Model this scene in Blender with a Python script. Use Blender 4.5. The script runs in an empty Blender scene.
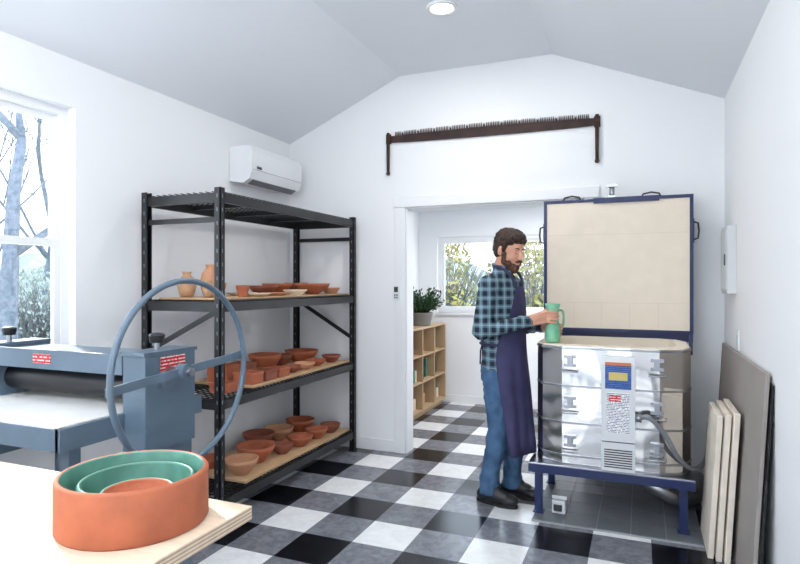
import bpy, bmesh, math, random
from math import sin, cos, pi, radians
from mathutils import Vector, Matrix, Euler
random.seed(7)
S = bpy.context.scene

# ---------------------------------------------------------------- materials
def lin(c):
    c = c/255.0
    return c/12.92 if c <= 0.04045 else ((c+0.055)/1.055)**2.4
def col(r, g, b): return (lin(r), lin(g), lin(b), 1)

def mat(name, rgb, rough=0.5, metal=0.0, var=0.0, vscale=8, bump=0.0, bscale=40, rgb2=None, emit=0, spec=0.5, coat=0, bmap=None):
    m = bpy.data.materials.new(name); m.use_nodes = True
    nt = m.node_tree; n = nt.nodes; l = nt.links
    b = n['Principled BSDF']
    c = col(*rgb)
    b.inputs['Base Color'].default_value = c
    b.inputs['Roughness'].default_value = rough
    b.inputs['Metallic'].default_value = metal
    b.inputs['Specular IOR Level'].default_value = spec
    b.inputs['Coat Weight'].default_value = coat
    tc = n.new('ShaderNodeTexCoord')
    if var > 0 or rgb2:
        no = n.new('ShaderNodeTexNoise'); no.inputs['Scale'].default_value = vscale; no.inputs['Detail'].default_value = 4
        l.new(tc.outputs['Object'], no.inputs['Vector'])
        mx = n.new('ShaderNodeMix'); mx.data_type = 'RGBA'
        if rgb2:
            mx.inputs['A'].default_value = c; mx.inputs['B'].default_value = col(*rgb2)
        else:
            mx.inputs['A'].default_value = tuple([x*(1-var) for x in c[:3]]+[1])
            mx.inputs['B'].default_value = tuple([min(1, x*(1+var)) for x in c[:3]]+[1])
        mr = n.new('ShaderNodeMapRange'); mr.inputs['From Min'].default_value = 0.35; mr.inputs['From Max'].default_value = 0.65
        l.new(no.outputs['Fac'], mr.inputs['Value'])
        l.new(mr.outputs['Result'], mx.inputs['Factor'])
        l.new(mx.outputs['Result'], b.inputs['Base Color'])
    if bump > 0:
        no2 = n.new('ShaderNodeTexNoise'); no2.inputs['Scale'].default_value = bscale; no2.inputs['Detail'].default_value = 3 if not bmap else 0
        if bmap:
            mp = n.new('ShaderNodeMapping'); mp.inputs['Scale'].default_value = bmap
            l.new(tc.outputs['Object'], mp.inputs[0]); l.new(mp.outputs[0], no2.inputs['Vector'])
        else: l.new(tc.outputs['Object'], no2.inputs['Vector'])
        bp = n.new('ShaderNodeBump'); bp.inputs['Strength'].default_value = bump; bp.inputs['Distance'].default_value = 0.01 if not bmap else .05
        l.new(no2.outputs['Fac'], bp.inputs['Height']); l.new(bp.outputs['Normal'], b.inputs['Normal'])
    if emit > 0:
        b.inputs['Emission Color'].default_value = c; b.inputs['Emission Strength'].default_value = emit
    return m

def nd(nt, t, **kw):
    x = nt.nodes.new(t)
    for k, v in kw.items(): setattr(x, k, v)
    return x
def math_(nt, op, a, b=None, c=None):
    x = nt.nodes.new('ShaderNodeMath'); x.operation = op
    for i, q in enumerate((a, b, c)):
        if q is None: continue
        if isinstance(q, (int, float)): x.inputs[i].default_value = q
        else: nt.links.new(q, x.inputs[i])
    return x.outputs[0]
def mixc(nt, fac, a, b):
    x = nt.nodes.new('ShaderNodeMix'); x.data_type = 'RGBA'
    if isinstance(fac, (int, float)): x.inputs['Factor'].default_value = fac
    else: nt.links.new(fac, x.inputs['Factor'])
    for nm, q in (('A', a), ('B', b)):
        if isinstance(q, tuple): x.inputs[nm].default_value = q
        else: nt.links.new(q, x.inputs[nm])
    return x.outputs['Result']

def floor_mat():
    m = bpy.data.materials.new('checker_vinyl_tile'); m.use_nodes = True
    nt = m.node_tree; b = nt.nodes['Principled BSDF']; l = nt.links
    tc = nd(nt, 'ShaderNodeTexCoord'); sp = nd(nt, 'ShaderNodeSeparateXYZ'); l.new(tc.outputs['Object'], sp.inputs[0])
    def cell(o, off):
        q = math_(nt, 'DIVIDE', math_(nt, 'ADD', o, off), 0.6096)
        f = math_(nt, 'FLOORED_MODULO', q, 1.0)
        black = math_(nt, 'LESS_THAN', f, 0.5)
        t = math_(nt, 'FLOORED_MODULO', math_(nt, 'MULTIPLY', q, 2.0), 1.0)
        e = math_(nt, 'ABSOLUTE', math_(nt, 'SUBTRACT', t, 0.5))
        seam = math_(nt, 'GREATER_THAN', e, 0.494)
        return black, seam
    bx, sx = cell(sp.outputs[0], 0.5524); by, sy = cell(sp.outputs[1], -3.1676)
    s = math_(nt, 'ADD', bx, by)
    no = nd(nt, 'ShaderNodeTexNoise'); no.inputs['Scale'].default_value = 14; no.inputs['Detail'].default_value = 6; no.inputs['Roughness'].default_value = .65
    no.inputs['Distortion'].default_value = 1.0
    l.new(tc.outputs['Object'], no.inputs['Vector'])
    r = nd(nt, 'ShaderNodeMapRange'); r.inputs['From Min'].default_value = .38; r.inputs['From Max'].default_value = .66
    l.new(no.outputs['Fac'], r.inputs['Value'])
    white = mixc(nt, r.outputs[0], col(244, 245, 244), col(230, 231, 233))
    gray = mixc(nt, r.outputs[0], col(106, 109, 117), col(136, 138, 145))
    black = mixc(nt, r.outputs[0], col(10, 12, 18), col(24, 27, 35))
    c1 = mixc(nt, math_(nt, 'GREATER_THAN', s, 0.5), white, gray)
    c2 = mixc(nt, math_(nt, 'GREATER_THAN', s, 1.5), c1, black)
    seam = math_(nt, 'MAXIMUM', sx, sy)
    c3 = mixc(nt, math_(nt, 'MULTIPLY', seam, 0.4), c2, col(60, 62, 66))
    l.new(c3, b.inputs['Base Color'])
    b.inputs['Roughness'].default_value = 0.2
    b.inputs['Specular IOR Level'].default_value = 0.36
    return m

def ply_mat(name, rgb, edge=True, ls=45):
    m = bpy.data.materials.new(name); m.use_nodes = True
    nt = m.node_tree; b = nt.nodes['Principled BSDF']; l = nt.links
    tc = nd(nt, 'ShaderNodeTexCoord'); mp = nd(nt, 'ShaderNodeMapping'); mp.inputs['Scale'].default_value = (3, 30, 3)
    l.new(tc.outputs['Object'], mp.inputs[0])
    no = nd(nt, 'ShaderNodeTexNoise'); no.inputs['Scale'].default_value = 2; no.inputs['Detail'].default_value = 5
    l.new(mp.outputs[0], no.inputs['Vector'])
    c = col(*rgb)
    base = mixc(nt, no.outputs['Fac'], tuple([x*.82 for x in c[:3]]+[1]), tuple([min(1, x*1.12) for x in c[:3]]+[1]))
    if edge:
        g = nd(nt, 'ShaderNodeNewGeometry'); sp = nd(nt, 'ShaderNodeSeparateXYZ'); l.new(g.outputs['Normal'], sp.inputs[0])
        side = math_(nt, 'LESS_THAN', math_(nt, 'ABSOLUTE', sp.outputs[2]), 0.5)
        s2 = nd(nt, 'ShaderNodeSeparateXYZ'); l.new(tc.outputs['Object'], s2.inputs[0])
        st = math_(nt, 'GREATER_THAN', math_(nt, 'FLOORED_MODULO', math_(nt, 'MULTIPLY', s2.outputs[2], 110), 1.0), 0.5)
        base = mixc(nt, math_(nt, 'MULTIPLY', math_(nt, 'MULTIPLY', side, st), .55), base, col(120, 84, 52))
    l.new(base, b.inputs['Base Color']); b.inputs['Roughness'].default_value = .6
    return m

def plaid_mat():
    m = bpy.data.materials.new('plaid_flannel'); m.use_nodes = True
    nt = m.node_tree; b = nt.nodes['Principled BSDF']; l = nt.links
    tc = nd(nt, 'ShaderNodeTexCoord'); sp = nd(nt, 'ShaderNodeSeparateXYZ'); l.new(tc.outputs['Object'], sp.inputs[0])
    h = math_(nt, 'ADD', math_(nt, 'MULTIPLY', sp.outputs[0], .95), math_(nt, 'MULTIPLY', sp.outputs[1], .55))
    def band(o, per, lo, hi, off=0):
        f = math_(nt, 'FLOORED_MODULO', math_(nt, 'DIVIDE', math_(nt, 'ADD', o, off), per), 1.0)
        return math_(nt, 'MULTIPLY', math_(nt, 'GREATER_THAN', f, lo), math_(nt, 'LESS_THAN', f, hi))
    A = band(sp.outputs[2], .056, 0, .5); B = band(h, .056, 0, .5)
    s = math_(nt, 'MULTIPLY', math_(nt, 'ADD', A, B), .5)
    base = mixc(nt, s, col(98, 128, 144), col(16, 28, 46))
    la = band(sp.outputs[2], .056, .72, .80); lb = band(h, .056, .72, .80)
    base = mixc(nt, math_(nt, 'MULTIPLY', math_(nt, 'MAXIMUM', la, lb), .5), base, col(168, 190, 190))
    l.new(base, b.inputs['Base Color']); b.inputs['Roughness'].default_value = .85
    return m

def glass_mat():
    m = bpy.data.materials.new('window_glass'); m.use_nodes = True
    nt = m.node_tree; nt.nodes.clear()
    o = nd(nt, 'ShaderNodeOutputMaterial'); t = nd(nt, 'ShaderNodeBsdfTransparent'); g = nd(nt, 'ShaderNodeBsdfGlossy')
    g.inputs['Roughness'].default_value = .02
    mx = nd(nt, 'ShaderNodeMixShader'); mx.inputs[0].default_value = .05
    nt.links.new(t.outputs[0], mx.inputs[1]); nt.links.new(g.outputs[0], mx.inputs[2]); nt.links.new(mx.outputs[0], o.inputs[0])
    return m

def text_mat(name, bg, fg, rows=60, frac=.5):
    """printed label: rows of small dark marks"""
    m = bpy.data.materials.new(name); m.use_nodes = True
    nt = m.node_tree; b = nt.nodes['Principled BSDF']; l = nt.links
    tc = nd(nt, 'ShaderNodeTexCoord'); sp = nd(nt, 'ShaderNodeSeparateXYZ'); l.new(tc.outputs['Object'], sp.inputs[0])
    f = math_(nt, 'FLOORED_MODULO', math_(nt, 'MULTIPLY', sp.outputs[2], rows), 1.0)
    no = nd(nt, 'ShaderNodeTexNoise'); no.inputs['Scale'].default_value = 120
    l.new(tc.outputs['Object'], no.inputs['Vector'])
    k = math_(nt, 'MULTIPLY', math_(nt, 'LESS_THAN', f, frac), math_(nt, 'GREATER_THAN', no.outputs['Fac'], .45))
    l.new(mixc(nt, k, col(*bg), col(*fg)), b.inputs['Base Color'])
    return m

M = {}
M['wall'] = mat('wall_paint_white', (246, 247, 249), .75, bump=.04, bscale=150)
M['ceil'] = mat('ceiling_paint', (238, 242, 247), .8)
M['trim'] = mat('trim_white', (243, 244, 246), .4)
M['floor'] = floor_mat()
M['glass'] = glass_mat()
M['black'] = mat('black_powdercoat', (16, 18, 22), .4)
M['hole'] = mat('slot_grey', (120, 125, 132), .5)  # plain grey for the slots in the rack uprights
M['terra'] = mat('terracotta_clay', (166, 92, 62), .75, var=.14, vscale=9, bump=.15, bscale=90)
M['terra2'] = mat('terracotta_pale', (196, 144, 110), .8, var=.1)
M['terra3'] = mat('terracotta_dark', (136, 76, 56), .75, var=.12)
M['cream'] = mat('bisque_cream', (226, 206, 184), .8, var=.05)
M['tan'] = mat('tan_stoneware', (180, 140, 106), .7, var=.15, vscale=20)
M['teal'] = mat('sage_glaze', (72, 124, 108), .4, var=.18, vscale=14)
M['ply'] = ply_mat('plywood', (200, 166, 128))
M['ply_top'] = ply_mat('plywood_worktop', (222, 202, 178))
M['mach'] = mat('blue_grey_enamel', (88, 106, 122), .35, var=.04)
M['machd'] = mat('dark_roller', (22, 24, 28), .4)
M['bed'] = mat('canvas_bed', (220, 218, 214), .7, var=.03)
M['red'] = text_mat('red_label', (190, 30, 38), (240, 235, 230), 70, .35)
M['steel'] = mat('stainless_steel', (222, 220, 218), .07, 1.0, bump=.16, bscale=5, bmap=(1.5, 1.5, .5))
M['steel2'] = mat('brushed_steel', (160, 162, 168), .28, 1.0)
M['navy'] = mat('navy_paint', (24, 38, 84), .4)
M['brick'] = mat('firebrick', (236, 224, 206), .9, var=.02, vscale=12, bump=.25, bscale=120)
M['brickl'] = mat('firebrick_joint', (216, 203, 182), .9)
M['panel'] = mat('panel_grey', (214, 217, 220), .45)
M['paneld'] = mat('dark_slot', (40, 42, 46), .5)
M['lblblue'] = text_mat('blue_label', (34, 70, 140), (90, 130, 190), 90, .3)
M['lblyel'] = mat('yellow_label', (206, 186, 110), .5)
M['lblwhite'] = text_mat('white_label', (240, 240, 240), (90, 100, 130), 110, .5)
M['lblor'] = mat('orange_label', (206, 110, 60), .5)
M['rubber'] = mat('grey_conduit', (120, 124, 130), .45)
M['alu'] = mat('aluminium_duct', (190, 192, 196), .3, .9)
M['plastic'] = mat('white_plastic', (238, 240, 242), .35)
M['pdark'] = mat('display_dark', (50, 55, 60), .4)
M['saw'] = mat('aged_saw_steel', (44, 32, 30), .6, .3, rgb2=(68, 46, 40), vscale=12)
M['sawh'] = mat('saw_handle_wood', (60, 38, 30), .6, var=.15)
M['board'] = mat('grey_fibreboard', (158, 152, 146), .8, var=.05, vscale=3)
M['kshelf'] = mat('kiln_shelf_white', (230, 220, 206), .85, var=.06, vscale=10)
M['wood'] = ply_mat('maple_plywood', (200, 170, 134))
M['leaf'] = mat('leaf_green', (46, 78, 46), .5, var=.35, vscale=30)
M['basket'] = mat('grey_ribbed_pot', (120, 116, 110), .7)
M['soil'] = mat('soil', (50, 36, 28), .9)
M['padtile'] = mat('grey_hearth_tile', (104, 108, 114), .4, var=.06)
M['padgrout'] = mat('hearth_grout', (150, 152, 156), .7)
M['lamp'] = mat('lamp_lens', (255, 250, 240), .5, emit=12)
M['skin'] = mat('skin', (206, 152, 128), .5, var=.05, vscale=20)
M['lip'] = mat('lips', (170, 100, 90), .5)
M['eye'] = mat('eye_white', (225, 220, 215), .2)
M['iris'] = mat('iris', (50, 40, 35), .2)
M['hair'] = mat('brown_hair', (40, 28, 22), .65, rgb2=(66, 44, 32), vscale=60, bump=.6, bscale=120)
M['beard'] = mat('brown_beard', (74, 46, 34), .7, rgb2=(104, 68, 50), vscale=80, bump=.6, bscale=160)
M['plaid'] = plaid_mat()
M['jeans'] = mat('denim', (52, 82, 116), .85, rgb2=(76, 110, 146), vscale=9, bump=.2, bscale=200)
M['apron'] = mat('apron_canvas', (44, 44, 78), .8, rgb2=(58, 56, 94), vscale=6)
M['boot'] = mat('boot_leather', (30, 30, 34), .45)
M['sole'] = mat('boot_sole', (16, 15, 15), .7)
M['green'] = mat('green_glazed_pitcher', (100, 170, 134), .35, rgb2=(136, 196, 160), vscale=16)
M['bark'] = mat('bark', (90, 98, 108), .9, rgb2=(122, 128, 136), vscale=12)
M['ground'] = mat('winter_ground', (160, 164, 152), .95, rgb2=(206, 210, 212), vscale=1.2)
M['shrub'] = mat('shrub_leaves', (118, 126, 76), .8, rgb2=(176, 164, 92), vscale=.9)
M['twig'] = mat('twigs', (98, 100, 98), .9)
M['pale'] = mat('pale_frosty_leaves', (130, 144, 138), .8, rgb2=(170, 178, 168), vscale=.9)

# ---------------------------------------------------------------- mesh builder
class MB:
    def __init__(s): s.v = []; s.f = []; s.m = []; s.s = []
    def add(s, vs, fs, m=0, sm=False):
        o = len(s.v); s.v += [tuple(v) for v in vs]
        for f in fs: s.f.append([i+o for i in f]); s.m.append(m); s.s.append(sm)
    def b(s, x0, x1, y0, y1, z0, z1, m=0):
        s.add([(x0,y0,z0),(x1,y0,z0),(x1,y1,z0),(x0,y1,z0),(x0,y0,z1),(x1,y0,z1),(x1,y1,z1),(x0,y1,z1)],
              [(0,3,2,1),(4,5,6,7),(0,1,5,4),(1,2,6,5),(2,3,7,6),(3,0,4,7)], m)
    def rb(s, c, size, rot, m=0):
        R = rot if isinstance(rot, Matrix) else Euler(rot).to_matrix()
        h = [q/2 for q in size]
        vs = [Vector(c)+R@Vector((x*h[0], y*h[1], z*h[2])) for x, y, z in
              [(-1,-1,-1),(1,-1,-1),(1,1,-1),(-1,1,-1),(-1,-1,1),(1,-1,1),(1,1,1),(-1,1,1)]]
        s.add(vs, [(0,3,2,1),(4,5,6,7),(0,1,5,4),(1,2,6,5),(2,3,7,6),(3,0,4,7)], m)
    def bar(s, p0, p1, w, h, m=0):
        p0 = Vector(p0); p1 = Vector(p1); d = (p1-p0)
        R = d.to_track_quat('X', 'Z').to_matrix()
        s.rb((p0+p1)/2, (d.length, w, h), R, m)
    def cyl(s, p0, p1, r0, r1=None, n=16, m=0, caps=True, sm=True):
        if r1 is None: r1 = r0
        p0 = Vector(p0); p1 = Vector(p1); R = (p1-p0).to_track_quat('Z', 'Y').to_matrix()
        vs = [p0+R@Vector((r0*cos(2*pi*i/n), r0*sin(2*pi*i/n), 0)) for i in range(n)]
        vs += [p1+R@Vector((r1*cos(2*pi*i/n), r1*sin(2*pi*i/n), 0)) for i in range(n)]
        s.add(vs, [(i, (i+1) % n, n+(i+1) % n, n+i) for i in range(n)], m, sm)
        if caps: 
            s.add(vs[:n], [tuple(range(n-1, -1, -1))], m); s.add(vs[n:], [tuple(range(n))], m)
    def tube(s, pts, r, n=8, m=0, closed=False, sm=True):
        pts = [Vector(p) for p in pts]; N = len(pts)
        rs = r if isinstance(r, (list, tuple)) else [r]*N
        up = None; vs = []
        for i, p in enumerate(pts):
            if closed: t = pts[(i+1) % N]-pts[i-1]
            else: t = pts[min(i+1, N-1)]-pts[max(i-1, 0)]
            t.normalize()
            if up is None:
                up = Vector((0, 0, 1)) if abs(t.z) < .9 else Vector((1, 0, 0))
            up = (up-t*up.dot(t)).normalized(); q = t.cross(up)
            vs += [p+(up*cos(2*pi*k/n)+q*sin(2*pi*k/n))*rs[i] for k in range(n)]
        fs = []
        for i in range(N if closed else N-1):
            a = i*n; b2 = ((i+1) % N)*n
            fs += [(a+k, a+(k+1) % n, b2+(k+1) % n, b2+k) for k in range(n)]
        if not closed:
            fs += [tuple(range(n-1, -1, -1)), tuple(range((N-1)*n, N*n))]
        s.add(vs, fs, m, sm)
    def ell(s, c, r, m=0, nu=20, nv=12, R=None):
        c = Vector(c); r = (r, r, r) if isinstance(r, (int, float)) else r
        vs = []; 
        for j in range(1, nv):
            t = pi*j/nv
            for i in range(nu):
                p = Vector((r[0]*sin(t)*cos(2*pi*i/nu), r[1]*sin(t)*sin(2*pi*i/nu), r[2]*cos(t)))
                vs.append(c+(R@p if R else p))
        p = Vector((0, 0, r[2])); top = len(vs); vs.append(c+(R@p if R else p)); vs.append(c-(R@p if R else p))
        fs = []
        for j in range(nv-2):
            fs += [(j*nu+i, (j+1)*nu+i, (j+1)*nu+(i+1) % nu, j*nu+(i+1) % nu) for i in range(nu)]
        fs += [(top, i, (i+1) % nu) for i in range(nu)]
        k = (nv-2)*nu
        fs += [(top+1, k+(i+1) % nu, k+i) for i in range(nu)]
        s.add(vs, fs, m, True)
    def cap(s, p0, p1, r0, r1, m=0, n=16):
        s.cyl(p0, p1, r0, r1, n, m); s.ell(p0, r0, m, n, 10); s.ell(p1, r1, m, n, 10)
    def lathe(s, c, prof, m=0, n=40, sm=True, jit=0):
        """closed loop profile [(r,z)], starts and ends on/near axis"""
        vs = []; idx = []
        for r, z in prof:
            if r < 1e-5: idx.append([len(vs)]); vs.append((c[0], c[1], c[2]+z))
            else:
                idx.append(list(range(len(vs), len(vs)+n)))
                vs += [(c[0]+r*cos(2*pi*i/n), c[1]+r*sin(2*pi*i/n), c[2]+z) for i in range(n)]
        fs = []
        for a, b2 in zip(idx[:-1], idx[1:]):
            for i in range(n):
                j = (i+1) % n
                if len(a) == 1 and len(b2) == 1: continue
                if len(a) == 1: fs.append((a[0], b2[i], b2[j]))
                elif len(b2) == 1: fs.append((a[i], a[j], b2[0]))
                else: fs.append((a[i], a[j], b2[j], b2[i]))
        s.add(vs, fs, m, sm)
    def loft(s, rings, m=0, n=28, sm=True):
        """rings: (centre, ra, rb, exponent) horizontal ellipses"""
        vs = []
        for c, ra, rb_ in rings:
            vs += [(c[0]+ra*cos(2*pi*i/n), c[1]+rb_*sin(2*pi*i/n), c[2]) for i in range(n)]
        N = len(rings)
        fs = [(j*n+i, j*n+(i+1) % n, (j+1)*n+(i+1) % n, (j+1)*n+i) for j in range(N-1) for i in range(n)]
        fs += [tuple(range(n-1, -1, -1)), tuple(range((N-1)*n, N*n))]
        s.add(vs, fs, m, sm)
    def prism(s, poly, axis, a0, a1, m=0):
        """poly in the two other axes (x,z)/(y,z)/(x,y) extruded along axis"""
        def P(p, a):
            return {'y': (p[0], a, p[1]), 'x': (a, p[0], p[1]), 'z': (p[0], p[1], a)}[axis]
        n = len(poly); vs = [P(p, a0) for p in poly]+[P(p, a1) for p in poly]
        s.add(vs, [(i, (i+1) % n, n+(i+1) % n, n+i) for i in range(n)]+[tuple(range(n-1, -1, -1)), tuple(range(n, 2*n))], m)
    def build(s, name, mats, bevel=0, parent=None, loc=None, rot=None):
        me = bpy.data.meshes.new(name); me.from_pydata(s.v, [], s.f)
        for k in (mats if isinstance(mats, (list, tuple)) else [mats]): me.materials.append(M[k] if isinstance(k, str) else k)
        me.polygons.foreach_set('material_index', s.m); me.polygons.foreach_set('use_smooth', s.s)
        bm = bmesh.new(); bm.from_mesh(me); bmesh.ops.remove_doubles(bm, verts=bm.verts, dist=1e-6) if not bevel else None
        bmesh.ops.recalc_face_normals(bm, faces=bm.faces); bm.to_mesh(me); bm.free()
        ob = bpy.data.objects.new(name, me); S.collection.objects.link(ob)
        if bevel:
            bv = ob.modifiers.new('bevel', 'BEVEL'); bv.width = bevel; bv.segments = 2; bv.limit_method = 'ANGLE'; bv.angle_limit = radians(50)
        if parent: ob.parent = parent
        if loc: ob.location = loc
        if rot: ob.rotation_euler = rot
        return ob

def empty(name, loc=(0, 0, 0), rot=(0, 0, 0)):
    e = bpy.data.objects.new(name, None); S.collection.objects.link(e); e.location = loc; e.rotation_euler = rot; e.empty_display_size = .1
    return e
def remesh(ob, vox, smooth=4, disp=0, dscale=.1, mid=.5):
    r = ob.modifiers.new('remesh', 'REMESH'); r.mode = 'VOXEL'; r.voxel_size = vox; r.use_smooth_shade = True
    if smooth:
        q = ob.modifiers.new('smooth', 'SMOOTH'); q.iterations = smooth; q.factor = .5
    if disp:
        t = bpy.data.textures.new(ob.name+'_folds', 'CLOUDS'); t.noise_scale = dscale; t.noise_depth = 2
        d = ob.modifiers.new('folds', 'DISPLACE'); d.texture = t; d.strength = disp; d.mid_level = mid; d.texture_coords = 'LOCAL'
    return ob

# ---------------------------------------------------------------- room shell
XL, XR, YB, YF = -2.94, 0.533, 4.51, -2.3
T = .14; HW = 2.68; HC = 3.155; CX0, CX1 = -1.859, -.617
FY = 6.65   # far room back wall
m = MB(); m.b(XL-T, XR+1.2, YF-T, FY+T, -.1, 0); m.build('floor', 'floor')

def ceil_z(x):
    if x < CX0: return HW+(HC-HW)*(x-XL)/(CX0-XL)
    if x > CX1: return HW+(HC-HW)*(XR-x)/(XR-CX1)
    return HC
m = MB()
pr = [(XL-T, ceil_z(XL-T)), (CX0, HC), (CX1, HC), (XR+T, ceil_z(XR+T))]
m.prism(pr+[(x, z+.12) for x, z in reversed(pr)], 'y', YF-T, YB+T); m.build('ceiling', 'ceil')

DX0, DX1, DZ = -1.805, -.38, 2.05
def gpoly(x0, x1, z0):
    xs = [x0]+[c for c in (CX0, CX1) if x0 < c < x1]+[x1]
    return [(x0, z0), (x1, z0)]+[(x, ceil_z(x)+.02) for x in reversed(xs)]
m = MB()
m.prism(gpoly(XL, DX0, 0), 'y', YB, YB+T); m.prism(gpoly(DX0, DX1, DZ), 'y', YB, YB+T); m.prism(gpoly(DX1, XR, 0), 'y', YB, YB+T)
m.build('wall_back', 'wall')

def wall_y(name, x0, x1, y0, y1, h, ops):
    m = MB(); y = y0
    for a, b, z0, z1 in sorted(ops):
        m.b(x0, x1, y, a, 0, h); m.b(x0, x1, a, b, 0, z0) if z0 > 0 else None; m.b(x0, x1, a, b, z1, h); y = b
    m.b(x0, x1, y, y1, 0, h); return m.build(name, 'wall')
def wall_x(name, y0, y1, x0, x1, h, ops, gable=False):
    m = MB(); x = x0
    def top(a, b, z0):
        if gable: m.prism(gpoly(a, b, z0), 'y', y0, y1)
        else: m.b(a, b, y0, y1, z0, h)
    for a, b, z0, z1 in sorted(ops):
        top(x, a, 0); m.b(a, b, y0, y1, 0, z0) if z0 > 0 else None; top(a, b, z1); x = b
    top(x, x1, 0); return m.build(name, 'wall')
W1 = (1.42, 2.336, .89, 2.41); W2 = (.12, 1.04, .89, 2.41)
wall_y('wall_left', XL-T, XL, YF-T, YB+T, HW+.01, [W1, W2])
W3 = (-1.7, -.5, .89, 2.3)
wall_y('wall_right', XR, XR+T, YF-T, YB+T, HW+.01, [W3])
D2 = (-2.3, -.4, .0, 2.1)
wall_x('wall_front', YF-T, YF, XL, XR, HW, [D2], gable=True)
# far room
FXL, FXR, FH = -2.5, 1.5, 2.28
W4 = (-2.26, -.93, 1.06, 1.97)
wall_x('wall_far_room_back', FY, FY+T, FXL-T, FXR+T, FH+.01, [W4])
W5 = (5.1, 6.2, .9, 1.97)
wall_y('wall_far_room_left', FXL-T, FXL, YB+T, FY, FH+.01, [])
wall_y('wall_far_room_right', FXR, FXR+T, YB+T, FY, FH+.01, [W5])
m = MB(); m.b(FXL-T, FXR+T, YB+T, FY+T, FH, FH+.1); m.build('ceiling_far_room', 'ceil')

# windows -------------------------------------------------------------
def window(name, w, z0, z1, loc, rotz, style='hung', depth=.07):
    """built in XZ plane, width along X, outside = -Y"""
    m = MB(); f = .045; h = w/2
    def frame(x0, x1, a, b, t, y0, y1):
        m.b(x0, x0+t, y0, y1, a, b); m.b(x1-t, x1, y0, y1, a, b); m.b(x0+t, x1-t, y0, y1, a, a+t); m.b(x0+t, x1-t, y0, y1, b-t, b)
    frame(-h, h, z0, z1, f, -depth/2, depth/2)
    if style == 'hung':
        zm = (z0+z1)/2
        frame(-h+f, h-f, zm-.02, z1-f, .035, -.025, .0); frame(-h+f, h-f, z0+f, zm+.02, .04, .003, .028)
        m.b(-h+f+.03, h-f-.03, -.014, -.010, zm, z1-f-.03, 1); m.b(-h+f+.03, h-f-.03, .012, .016, z0+f+.03, zm, 1)
        m.b(-.03, .03, .028, .045, zm-.005, zm+.02)
    elif style == 'slide':
        frame(-h+f, .02, z0+f, z1-f, .035, -.025, 0); frame(-.02, h-f, z0+f, z1-f, .035, .003, .028)
        m.b(-h+f+.03, 0, -.014, -.010, z0+f+.03, z1-f-.03, 1); m.b(0, h-f-.03, .012, .016, z0+f+.03, z1-f-.03, 1)
    return m.build(name, ['trim', 'glass'], loc=loc, rot=(0, 0, rotz))
def win_left(i, W):
    window('window_%d' % i, W[1]-W[0], W[2], W[3], (XL-.09, (W[0]+W[1])/2, 0), -pi/2)
    m = MB(); m.b(XL-.05, XL+.012, W[0]-.0, W[1]+.0, W[2]-.0, W[2]+.018); m.build('trim_%d' % i, 'trim')
win_left(1, W1); win_left(2, W2)
window('window_3', W3[1]-W3[0], W3[2], W3[3], (XR+.09, (W3[0]+W3[1])/2, 0), pi/2)  # unseen window, added to give the kiln steel reflections
window('window_4', W4[1]-W4[0], W4[2], W4[3], ((W4[0]+W4[1])/2, FY+.08, 0), pi, 'slide')
window('window_5', D2[1]-D2[0], 0.0, D2[3], ((D2[0]+D2[1])/2, YF-.08, 0), 0, 'slide')  # sliding glass door out of view, added for daylight from behind
window('window_6', W5[1]-W5[0], W5[2], W5[3], (FXR+.09, (W5[0]+W5[1])/2, 0), pi/2)
m = MB(); m.b(W4[0]-.03, W4[1]+.03, FY-.03, FY+.04, W4[2]-.02, W4[2]); m.build('trim_3', 'trim')

# door casing
m = MB(); cw = .095
m.b(DX0-cw, DX0, YB-.022, YB, 0, DZ+.0); m.b(DX1, DX1+cw, YB-.022, YB, 0, DZ+.0); m.b(DX0-cw-.01, DX1+cw+.01, YB-.026, YB, DZ, DZ+.085)
m.b(DX0, DX0+.012, YB-.005, YB+T, 0, DZ); m.b(DX1-.012, DX1, YB-.005, YB+T, 0, DZ); m.b(DX0, DX1, YB-.005, YB+T, DZ-.012, DZ)
m.build('trim_4', 'trim', bevel=.004)
bh = .1
m = MB(); m.b(XL, DX0-cw, YB-.014, YB, 0, bh); m.b(DX1+cw, XR, YB-.014, YB, 0, bh); m.build('baseboard_back', 'trim', .003)
m = MB(); m.b(XL, XL+.014, YF, YB-.014, 0, bh); m.build('baseboard_left', 'trim', .003)
m = MB(); m.b(XR-.014, XR, YF, YB-.014, 0, bh); m.build('baseboard_right', 'trim', .003)
m = MB(); m.b(FXL, FXR, FY-.014, FY, 0, .09); m.build('baseboard_far_room', 'trim', .003)

# ---------------------------------------------------------------- exterior
m = MB(); m.b(-40, XL-T-.3, -30, 40, -.5, -.3); m.b(XL-T-.3, 20, FY+T+.3, 40, -.5, -.3); m.b(XL-T-.3, 20, -30, YF-T-.3, -.5, -.3); m.b(XR+T+1.3, 20, YF-T-.3, FY+T+.3, -.5, -.3)
m.build('ground', 'ground')
def tree(name, base, h, r, seed, mt='bark', lean=(0, 0), depth=5):
    rnd = random.Random(seed); m = MB()
    def br(p, d, L, r, k):
        pts = [p]; rs = [r]; q = p.copy(); dd = d.copy()
        for i in range(4):
            dd = (dd+Vector((rnd.uniform(-.14, .14), rnd.uniform(-.14, .14), rnd.uniform(-.03, .12)))).normalized()
            q = q+dd*L/4; pts.append(q.copy()); rs.append(r*(1-.14*(i+1)))
        m.tube(pts, rs, 6 if k > 2 else 4)
        if k == 0: return
        for i in range(3 if k > 1 else 4):
            t = rnd.choice(pts[2:]); a = rnd.uniform(0, 2*pi)
            nd_ = (dd*.7+Vector((cos(a), sin(a), rnd.uniform(0, .7)))*.7).normalized()
            br(t, nd_, L*rnd.uniform(.5, .75), max(r*.42, .008), k-1)
    br(Vector(base), Vector((lean[0], lean[1], 1)).normalized(), h, r, depth)
    return m.build(name, mt)
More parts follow.
